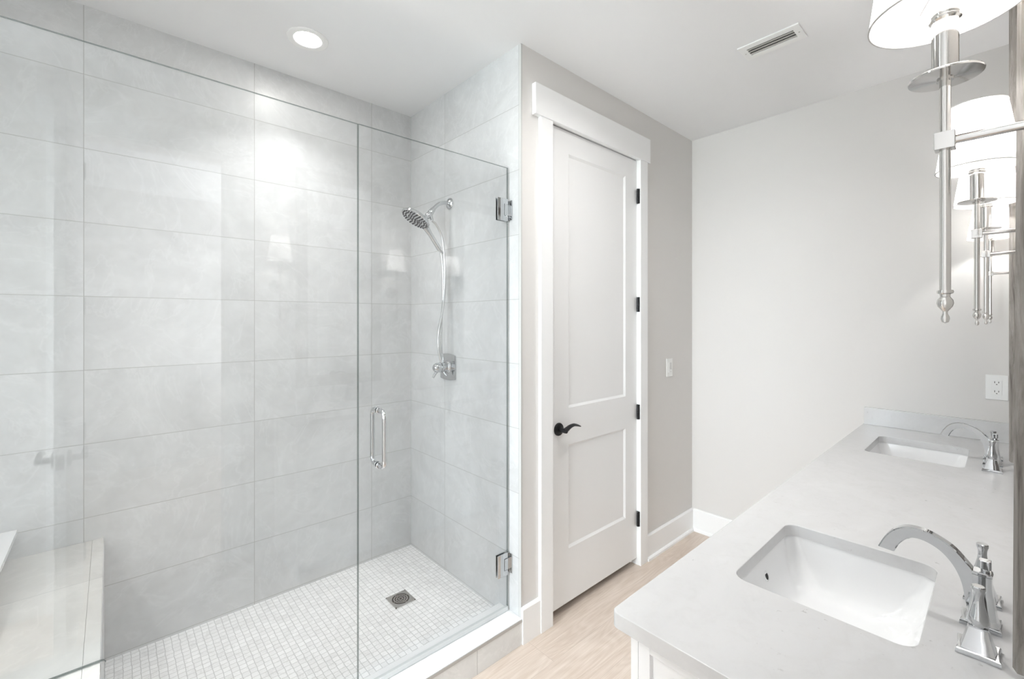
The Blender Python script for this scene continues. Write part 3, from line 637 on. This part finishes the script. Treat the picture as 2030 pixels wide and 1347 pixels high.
vx, vy = 2.233, 0.709
ve = thing('ceiling_vent', 'white rectangular air vent with slats in the ceiling', 'vent', (vx, vy, CZ))
bm = bmesh.new(); ox, oy, ix, iy = 0.066, 0.124, 0.033, 0.095
for lo, hi in (((-ox, -oy), (ox, -iy)), ((-ox, iy), (ox, oy)), ((-ox, -iy), (-ix, iy)), ((ix, -iy), (ox, iy))): box(bm, (vx+lo[0], vy+lo[1], CZ-0.006), (vx+hi[0], vy+hi[1], CZ-0.0004))
obj('vent_frame', bm, PLAST, ve)
bm = bmesh.new(); box(bm, (vx-ix, vy-iy, CZ-0.0012), (vx+ix, vy+iy, CZ-0.0004)); obj('duct_opening', bm, DARK, ve)
for k in range(3):
    bm = bmesh.new(); box(bm, (-0.0105, -iy, -0.0006), (0.0105, iy, 0.0006), mat=Matrix.Translation((vx-0.0205+0.0205*k+0.0, vy, CZ-0.0052)) @ Matrix.Rotation(math.radians(-14), 4, 'Y')); obj('slat', bm, SLATM, ve)
for s in (-1, 1):
    bm = bmesh.new(); lathe(bm, [(0, -0.008), (0.003, -0.0075), (0.0038, -0.006), (0, -0.006)], (vx, vy+s*0.110, CZ), (0, 0, 1), 14); obj('screw', bm, SLATM, ve)

# ------------------------------------------------------------------ switch and outlet
sx, sz = 2.731, 1.165
sw = thing('light_switch', 'white rocker light switch with slider beside the door casing', 'light switch', (sx, YD, sz))
bm = bmesh.new(); box(bm, (sx-0.037, YD-0.006, sz-0.059), (sx+0.037, YD-0.0002, sz+0.059), 0.002); obj('wall_plate', bm, PLAST, sw)
bm = bmesh.new(); prism(bm, [(YD-0.006, sz-0.033), (YD-0.0105, sz-0.033), (YD-0.0075, sz), (YD-0.0085, sz+0.033), (YD-0.006, sz+0.033)], 'x', sx-0.017, sx+0.006, 0.0005); obj('rocker', bm, PLAST, sw)
bm = bmesh.new(); box(bm, (sx+0.010, YD-0.0064, sz-0.031), (sx+0.016, YD-0.0059, sz+0.031)); tr = obj('slider_track', bm, simple('grey_plastic', (0.45, 0.45, 0.45), 0.5, bump=0.01), sw)
bm = bmesh.new(); box(bm, (sx+0.0095, YD-0.0095, sz-0.024), (sx+0.0165, YD-0.006, sz-0.014), 0.0008); obj('slider', bm, PLAST, tr)
oy_, oz = 0.022, 1.165
ou = thing('power_outlet', 'white double power outlet on the far wall above the backsplash', 'outlet', (XF, oy_, oz))
bm = bmesh.new(); box(bm, (XF-0.006, oy_-0.036, oz-0.0575), (XF-0.0002, oy_+0.036, oz+0.0575), 0.002); obj('wall_plate', bm, PLAST, ou)
bm = bmesh.new(); box(bm, (XF-0.0085, oy_-0.0165, oz-0.034), (XF-0.0055, oy_+0.0165, oz+0.034), 0.0008); rc = obj('receptacle', bm, PLAST, ou)
for zz in (0.021, -0.021):
    bm = bmesh.new()
    for yy, hh in ((0.0063, 0.0042), (-0.0063, 0.0035)): box(bm, (XF-0.0088, oy_+yy-0.0011, oz+zz+0.003-hh), (XF-0.0083, oy_+yy+0.0011, oz+zz+0.003+hh))
    prism(bm, [(oy_+0.0026*math.cos(PI*k/8)*1.0, oz+zz-0.0085+0.0034*math.sin(PI*k/8)) for k in range(9)], 'x', XF-0.0088, XF-0.0083)
    obj('socket', bm, DARK, rc)
bm = bmesh.new()
for yy in (-0.005, 0.005): box(bm, (XF-0.0096, oy_+yy-0.0042, oz-0.0028), (XF-0.0083, oy_+yy+0.0042, oz+0.0028), 0.0004)
obj('test_buttons', bm, PLAST, rc)

# ------------------------------------------------------------------ vanity
VX0, VX1 = 0.745, XF; VF = 0.482; CT = 0.914; CB = 0.884
vn = thing('vanity_cabinet', 'white shaker vanity cabinet under the quartz counter', 'cabinet', ((VX0+VX1)/2, 0.2, 0))
bm = bmesh.new(); box(bm, (VX0+0.008, YM+0.001, 0.09), (VX1-0.001, 0.448, 0.70)); box(bm, (VX0+0.06, YM+0.001, 0.001), (VX1-0.001, 0.39, 0.09))
for lo, hi in (((VX0+0.008, 0.435, 0.70), (VX1-0.001, 0.448, CB-0.0005)), ((VX0+0.008, YM+0.001, 0.70), (VX1-0.001, YM+0.012, CB-0.0005)), ((VX0+0.008, YM+0.012, 0.70), (VX0+0.02, 0.435, CB-0.0005)), ((VX1-0.014, YM+0.012, 0.70), (VX1-0.001, 0.435, CB-0.0005))): box(bm, lo, hi)
obj('cabinet_body', bm, CABP, vn)
bm = bmesh.new()
for lo, hi in (((0.442, 0.0), (0.466, CB-0.001)), ((YM+0.001, 0.0), (YM+0.07, CB-0.001)), ((YM+0.07, CB-0.028), (0.442, CB-0.001)), ((YM+0.07, 0.0), (0.442, 0.12))): box(bm, (VX0, lo[0], lo[1]), (VX0+0.012, hi[0], hi[1]), 0.0008)
obj('end_panel', bm, CABP, vn)
bm = bmesh.new()
ws = (VX1-VX0)/5
for i in range(6): box(bm, (max(VX0+0.012, VX0+i*ws-0.02), 0.4485, 0.09), (min(VX1-0.001, VX0+i*ws+0.02), 0.466, CB-0.001))
box(bm, (VX0+0.012, 0.4485, 0.852), (VX1-0.001, 0.4655, CB-0.001)); box(bm, (VX0+0.012, 0.4485, 0.09), (VX1-0.001, 0.4655, 0.12))
obj('face_frame', bm, CABP, vn)
def front(name, x0, x1, z0, z1):
    bm = bmesh.new(); panel_door(bm, x0, x1, z0, z1, VF, 0.4665, [(x0+0.055, x1-0.055, z0+0.05, z1-0.05)])
    f = obj(name, bm, CABP, vn, angle=12)
    b = bmesh.new(); xc = (x0+x1)/2; zc = z1-0.09 if name == 'door' else (z0+z1)/2
    lathe(b, [(0, 0), (0.006, 0), (0.005, 0.012), (0.013, 0.018), (0.013, 0.024), (0, 0.027)], (x1-0.03 if name == 'door' else xc, VF, zc), (0, 1, 0), 20); obj('knob', b, CHROME, f)
for i in range(5):
    x0, x1 = VX0+i*ws+0.004, VX0+(i+1)*ws-0.004
    if i == 0: x0 = VX0
    if i in (2,):
        for k in range(3): front('drawer', x0, x1, 0.125+k*0.252, 0.125+k*0.252+0.246)
    else: front('door', x0, x1, 0.125, 0.879)

HOLES = [(1.021, 1.401, 0.100, 0.403), (2.410, 2.790, 0.100, 0.406)]
def counter():
    t = bmesh.new(); outer = []
    X0, X1, Y0, Y1 = 0.724, XF-0.0005, YM+0.0005, 0.514; r = 0.016
    def outl(i):
        L_ = [(X0+i, Y0), (X1, Y0), (X1, Y1-i)]
        L_ += [(X0+r + (r-i)*math.cos(a), Y1-r + (r-i)*math.sin(a)) for a in [PI/2 + PI/2*k/8 for k in range(9)]]
        return L_
    def ring(pts, z): return [t.verts.new((x, y, z)) for x, y in pts]
    def side(A, B):
        n = len(A)
        for k in range(n): t.faces.new((A[k], A[(k+1) % n], B[(k+1) % n], B[k]))
    def edges(R): return [t.edges.get((R[k], R[(k+1) % len(R)])) or t.edges.new((R[k], R[(k+1) % len(R)])) for k in range(len(R))]
    tops = [ring(outl(0.0022), CT)]; bots = []
    b1 = ring(outl(0.0006), CT-0.0009); b2 = ring(outl(0.0), CT-0.0025); b3 = ring(outl(0.0), CB+0.001); b4 = ring(outl(0.001), CB)
    side(tops[0], b1); side(b1, b2); side(b2, b3); side(b3, b4); bots.append(b4)
    for x0, x1, y0, y1 in HOLES:
        h = [ring(rrect(x0-o, x1+o, y0-o, y1+o, 0.030+o, 7), z) for o, z in ((0.0022, CT), (0.0006, CT-0.0009), (0.0, CT-0.0025), (0.0, CB))]
        for A, B in zip(h, h[1:]): side(A, B)
        tops.append(h[0]); bots.append(h[-1])
    for grp in (tops, bots):
        es = [e_ for R in grp for e_ in edges(R)]
        bmesh.ops.triangle_fill(t, edges=es, use_beauty=True, use_dissolve=False)
    bmesh.ops.recalc_face_normals(t, faces=t.faces)
    return t
ct = obj('countertop', counter(), QUARTZ, base=(1.9, 0.23, CB), angle=30); tag(ct, 'long white quartz countertop with two sink cut-outs', 'countertop')
bs = obj('backsplash', box_((XF-0.020, YM+0.001, CT), (XF-0.0005, 0.509, 1.005), 0.0015), QUARTZ, base=(XF-0.01, 0.23, CT)); tag(bs, 'low white quartz backsplash against the far wall', 'backsplash')

def make_sink(h, label):
    x0, x1, y0, y1 = h; cx, cy = (x0+x1)/2, (y0+y1)/2
    s = thing('sink', label, 'sink', (cx, cy, 0.72), group='undermount sinks in the vanity counter')
    def lp(ix, iy, r, z, dy=0): return [(x, y, z) for x, y in rrect(x0+ix, x1-ix, y0+iy+dy, y1-iy+dy, r, 7)]
    e0 = -0.004
    inner = [lp(e0, e0, 0.034, CB-0.0003), lp(e0+0.002, e0+0.002, 0.034, CB-0.006), lp(0.002, 0.003, 0.038, 0.855), lp(0.010, 0.014, 0.044, 0.82), lp(0.022, 0.030, 0.050, 0.785), lp(0.036, 0.048, 0.055, 0.768), lp(0.055, 0.068, 0.055, 0.760), lp(0.115, 0.105, 0.04, 0.756), lp(0.165, 0.128, 0.022, 0.754)]
    outer = [lp(0.150, 0.120, 0.025, 0.735), lp(0.045, 0.055, 0.055, 0.742), lp(0.004, 0.010, 0.05, 0.79), lp(-0.008, -0.006, 0.04, 0.85), lp(-0.010, -0.010, 0.04, 0.868), lp(-0.028, -0.028, 0.05, 0.872), lp(-0.028, -0.028, 0.05, CB-0.0003), lp(e0, e0, 0.034, CB-0.0003)]
    bm = bmesh.new(); loft(bm, inner+outer); bmesh.ops.remove_doubles(bm, verts=bm.verts, dist=1e-6)
    bmesh.ops.recalc_face_normals(bm, faces=bm.faces)
    obj('basin', bm, PORC, s, angle=50)
    b = bmesh.new(); lathe(b, [(0, 0.0), (0.026, 0.0), (0.027, 0.003), (0.022, 0.006), (0.014, 0.004), (0.012, 0.010), (0, 0.011)], (cx, cy, 0.7535), (0, 0, 1), 28); obj('drain', b, CHROME, s)
    b = bmesh.new(); nrm = Vector((0, -0.92, 0.39)); p = Vector((cx, y1-0.0065, 0.842))
    lathe(b, [(0, 0.0010), (0.0085, 0.0010), (0.0095, 0.0002)], p, nrm, 24); ov = obj('overflow_hole', b, DARK, s)
    b = bmesh.new(); lathe(b, [(0.0085, 0.0005), (0.0092, 0.0022), (0.011, 0.0022), (0.0122, 0.0002)], p, nrm, 24); obj('overflow_rim', b, PORC, ov)
    return s
make_sink(HOLES[0], 'white rectangular undermount sink in the nearer cut-out of the counter')
make_sink(HOLES[1], 'white rectangular undermount sink by the backsplash at the far end')

# ------------------------------------------------------------------ faucets
FY = 0.029
def faucet(fx, label):
    f = thing('faucet', label, 'faucet', (fx, FY, CT), group='chrome widespread faucets')
    Z = CT
    def rod(cx, cy, secs):
        """stack of eight-cornered sections (half-width, ridge half-width, z): square with creased faces"""
        loops = []
        for hw, rw, z in secs: loops.append([(cx+x, cy+y, Z+z) for x, y in ((hw, 0.0*hw), (hw*rw, hw*rw), (0, hw), (-hw*rw, hw*rw), (-hw, 0), (-hw*rw, -hw*rw), (0, -hw), (hw*rw, -hw*rw))])
        b = bmesh.new(); loft(b, loops, True, True); return b
    def base(b, cx, cy, hw):
        """low square plate with flared lips"""
        loops = []
        for w_, z in ((hw, 0.0002), (hw, 0.004), (hw*0.97, 0.0075), (hw*0.90, 0.009), (hw*0.84, 0.009)):
            k_ = 0.93
            loops.append([(cx+x*w_, cy+y*w_, Z+z) for x, y in ((1, 1), (0, k_), (-1, 1), (-k_, 0), (-1, -1), (0, -k_), (1, -1), (k_, 0))])
        loft(b, loops, True, True)
    # spout body and blade
    b = bmesh.new(); base(b, fx, FY, 0.027); obj('spout_base', b, CHROME, f, angle=20)
    b = rod(fx, FY-0.002, [(0.024, 0.90, 0.008), (0.0205, 0.90, 0.020), (0.0165, 0.90, 0.050), (0.0135, 0.90, 0.075), (0.0135, 0.90, 0.093), (0.0145, 0.92, 0.0945), (0.0145, 0.92, 0.098), (0.012, 0.92, 0.0995)]); obj('spout_body', b, CHROME, f, angle=20)
    outer = catmull([Vector((a, c, 0)) for a, c in ((0.030, 1.002), (0.045, 1.022), (0.066, 1.045), (0.095, 1.060), (0.118, 1.0635), (0.136, 1.060), (0.153, 1.048), (0.166, 1.030), (0.177, 1.006))], 5)
    inner = catmull([Vector((a, c, 0)) for a, c in ((0.047, 0.940), (0.049, 0.955), (0.054, 0.985), (0.064, 1.010), (0.080, 1.030), (0.100, 1.041), (0.118, 1.043), (0.132, 1.036), (0.143, 1.022), (0.151, 1.004))], 5)
    n = 40
    def rs(P):
        d_ = [0]
        for a, c in zip(P, P[1:]): d_.append(d_[-1]+(c-a).length)
        out = []; j = 0
        for k in range(n+1):
            s_ = d_[-1]*k/n
            while j < len(d_)-2 and d_[j+1] < s_: j += 1
            out.append(P[j].lerp(P[j+1], (s_-d_[j])/max(1e-9, d_[j+1]-d_[j])))
        return out
    O, I = rs(outer), rs(inner); loops = []
    for k in range(n+1):
        h = 0.0115-0.003*k/n; o, i = O[k], I[k]; c = 0.0022; v = (i-o).normalized()*c; e_ = h-c
        loops.append([(fx+h, (o+v).x, (o+v).y), (fx+e_, o.x, o.y), (fx-e_, o.x, o.y), (fx-h, (o+v).x, (o+v).y), (fx-h, (i-v).x, (i-v).y), (fx-e_, i.x, i.y), (fx+e_, i.x, i.y), (fx+h, (i-v).x, (i-v).y)])
    b = bmesh.new(); loft(b, loops, True, True); obj('spout', b, CHROME, f, angle=28)
    # lift knob on top of the body
    b = bmesh.new(); cyl(b, (fx, FY-0.006, Z+0.099), (fx, FY-0.006, Z+0.106), 0.006); prism(b, rrect(fx-0.0082, fx+0.0082, FY-0.0140, FY+0.0024, 0.0028, 3), 'z', Z+0.105, Z+0.121, 0.0015); obj('lift_knob', b, CHROME, f)
    for s in (-1, 1):
        hx = fx+s*0.106
        b = bmesh.new(); base(b, hx, FY, 0.027)
        hb = obj('handle', b, CHROME, f, angle=20)
        b = rod(hx, FY, [(0.023, 0.90, 0.008), (0.0185, 0.90, 0.022), (0.0130, 0.90, 0.042), (0.0125, 0.90, 0.047)]); obj('handle_pyramid', b, CHROME, hb, angle=20)
        b = bmesh.new(); lathe(b, [(0.0, 0.045), (0.0105, 0.045), (0.0130, 0.048), (0.0138, 0.054), (0.0128, 0.060), (0.0120, 0.064), (0.0100, 0.072), (0.0078, 0.082), (0.0066, 0.092), (0.0068, 0.099), (0.0082, 0.105), (0.0090, 0.107), (0.0090, 0.1115), (0.0078, 0.113), (0, 0.113)], (hx, FY, Z), (0, 0, 1), 32); obj('handle_grip', b, CHROME, hb)
    return f
f1 = faucet(1.201, 'chrome widespread faucet at the nearer sink')
dup(f1, (2.552, FY, CT), 'chrome widespread faucet at the far sink beside the backsplash')

# ------------------------------------------------------------------ mirrors
def mirror(x0, x1, yf0, yf1, z0, z1, tilt, label):
    """wood framed mirror leaning a hair off the wall; front face runs from yf0 (at x0) to yf1 (at x1)"""
    m = thing('mirror', label, 'mirror', (x0, yf0, z0), math.atan2(yf1-yf0, x1-x0), group='wood framed mirrors over the sinks')
    m.rotation_euler[0] = tilt
    w_ = x1-x0; h_ = z1-z0; fw = 0.075; ft = 0.028
    prof = [(0, -ft), (0, -0.004), (0.004, 0), (0.018, 0), (0.022, -0.003), (0.028, -0.003), (0.034, 0.0), (fw-0.012, 0.0), (fw-0.004, -0.006), (fw, -0.014), (fw, -ft)]
    b = bmesh.new()
    loops = []
    for d_, y in prof: loops.append([(d_, y, d_), (w_-d_, y, d_), (w_-d_, y, h_-d_), (d_, y, h_-d_)])
    t = bmesh.new(); R = [[t.verts.new(p) for p in L_] for L_ in loops]
    for A, B in zip(R, R[1:]+R[:1]):
        for k in range(4): t.faces.new((A[k], A[(k+1) % 4], B[(k+1) % 4], B[k]))
    bmesh.ops.recalc_face_normals(t, faces=t.faces); merge(b, t)
    obj('frame', b, WOODR, m, local=True, angle=20)
    obj('mirror_glass', box_((fw-0.006, -0.024, fw-0.006), (w_-fw+0.006, -0.018, h_-fw+0.006)), MIRRG, m, local=True)
    return m
mirror(0.870, 1.465, -0.0075, -0.0145, 1.022, 2.50, 0.0045, 'tall grey wood framed mirror over the nearer sink')
mirror(2.140, 2.845, -0.0110, -0.0195, 1.022, 2.50, 0.0, 'tall grey wood framed mirror over the far sink')

# ------------------------------------------------------------------ wall sconces
def sconce(x, y, zoff, label):
    s = thing('wall_sconce', label, 'wall sconce', (x, y, 1.688), group='polished nickel sconces with pleated white shades')
    Zb = 1.688
    b = bmesh.new(); box(b, (x-0.0095, y-0.0095, Zb-0.0105), (x+0.0095, y+0.0095, Zb+0.0105), 0.0012); obj('bracket_block', b, NICKEL, s)
    b = bmesh.new(); cyl(b, (x, y-0.009, Zb), (x, YM+0.010, Zb), 0.0052, seg=24); obj('arm', b, NICKEL, s)
    b = bmesh.new(); lathe(b, [(0, 0.0003), (0.045, 0.0003), (0.045, 0.004), (0.038, 0.009), (0.012, 0.012), (0.010, 0.018), (0, 0.018)], (x, YM, Zb), (0, 1, 0), 40); obj('back_plate', b, NICKEL, s)
    b = bmesh.new(); cyl(b, (x, y, 1.503), (x, y, 1.768), 0.0053, seg=28); obj('stem', b, NICKEL, s)
    b = bmesh.new(); lathe(b, [(0, 1.506), (0.0072, 1.506), (0.0078, 1.504), (0.0072, 1.502), (0.0048, 1.501), (0.0045, 1.498), (0.0072, 1.494), (0.0078, 1.490), (0.0068, 1.486), (0.0040, 1.482), (0.0024, 1.480), (0.0024, 1.477), (0.0038, 1.474), (0.0042, 1.471), (0.0032, 1.467), (0, 1.4655)], (x, y, 0), (0, 0, 1), 28); obj('finial', b, NICKEL, s)
    b = bmesh.new(); lathe(b, [(0, 1.762), (0.008, 1.762), (0.008, 1.764), (0.034, 1.7655), (0.0345, 1.767), (0.034, 1.768), (0.008, 1.770), (0, 1.770)], (x, y, 0), (0, 0, 1), 48); obj('drip_disc', b, NICKEL, s)
    b = bmesh.new(); lathe(b, [(0, 1.769), (0.0125, 1.769), (0.0125, 1.834), (0.0150, 1.836), (0.0155, 1.838), (0.0135, 1.840), (0.0145, 1.842), (0.0145, 1.844), (0.0120, 1.8455), (0, 1.8455)], (x, y, 0), (0, 0, 1), 32); obj('candle_cup', b, NICKEL, s)
    b = bmesh.new(); cyl(b, (x, y, 1.845), (x, y, 1.895), 0.0105, bev=0.001); obj('candle_sleeve', b, PLAST, s)
    b = bmesh.new(); lathe(b, [(0, 1.895), (0.008, 1.896), (0.010, 1.905), (0.016, 1.925), (0.016, 1.938), (0.009, 1.955), (0, 1.962)], (x, y, 0), (0, 0, 1), 20); obj('bulb', b, BULB, s)
    # pleated shade: open cone with thin walls, rolled hems
    b = bmesh.new(); n = 180; z0, z1, r0, r1 = 1.846, 2.000, 0.0735, 0.0515
    loops = []
    for f_, off in ((0, 0), (0.25, 0), (0.5, 0), (0.75, 0), (1, 0)):
        r = r0+(r1-r0)*f_ + off; z = z0+(z1-z0)*f_; L_ = []
        for k in range(n):
            a = 2*PI*k/n; rr = r + (0.00045 if k % 2 else -0.00045)*(1 if 0.02 < f_ < 0.98 else 0.3); L_.append((x+rr*math.cos(a), y+rr*math.sin(a), z))
        loops.append(L_)
    t = bmesh.new(); R = [[t.verts.new(p) for p in L_] for L_ in loops]
    for A, B in zip(R, R[1:]):
        for k in range(n): t.faces.new((A[k], A[(k+1) % n], B[(k+1) % n], B[k]))
    merge(b, t)
    shd_ = obj('lamp_shade', b, SHADE, s, angle=60)
    for z, r in ((z0+0.001, r0), (z1-0.001, r1)):
        b = bmesh.new(); tube(b, [(x+r*math.cos(2*PI*k/64), y+r*math.sin(2*PI*k/64), z) for k in range(64)], 0.0013, 8, closed=True); obj('hem', b, HEM, shd_)
    b = bmesh.new()
    for k in range(3):
        a = 2*PI*k/3+0.5; cyl(b, (x+0.010*math.cos(a), y+0.010*math.sin(a), 1.893), (x+(r0-0.002)*math.cos(a)*0.93, y+(r0-0.002)*math.sin(a)*0.93, z0+0.03), 0.0010, seg=8)
    obj('shade_spider', b, NICKEL, shd_)
    l = bpy.data.lights.new('bulb_light', 'POINT'); l.energy = 0.95; l.shadow_soft_size = 0.010; l.color = (1.0, 0.995, 0.985)
    lo = bpy.data.objects.new('bulb_light', l); COL.objects.link(lo); lo.parent = s; lo.location = (0, 0, 1.93-1.688)
    s.location.z += zoff
    return s
s1 = sconce(0.758, 0.0482, 0.0, 'polished nickel sconce at the near end of the vanity, large in front')
s1.location.z += 0.010
dup(s1, (1.560, 0.0436, 1.688), 'polished nickel sconce just past the near mirror, second of the row')
dup(s1, (2.050, 0.0378, 1.687), 'polished nickel sconce before the far mirror, third of the row')
dup(s1, (2.930, 0.0412, 1.686), 'polished nickel sconce by the far wall, fourth of the row')
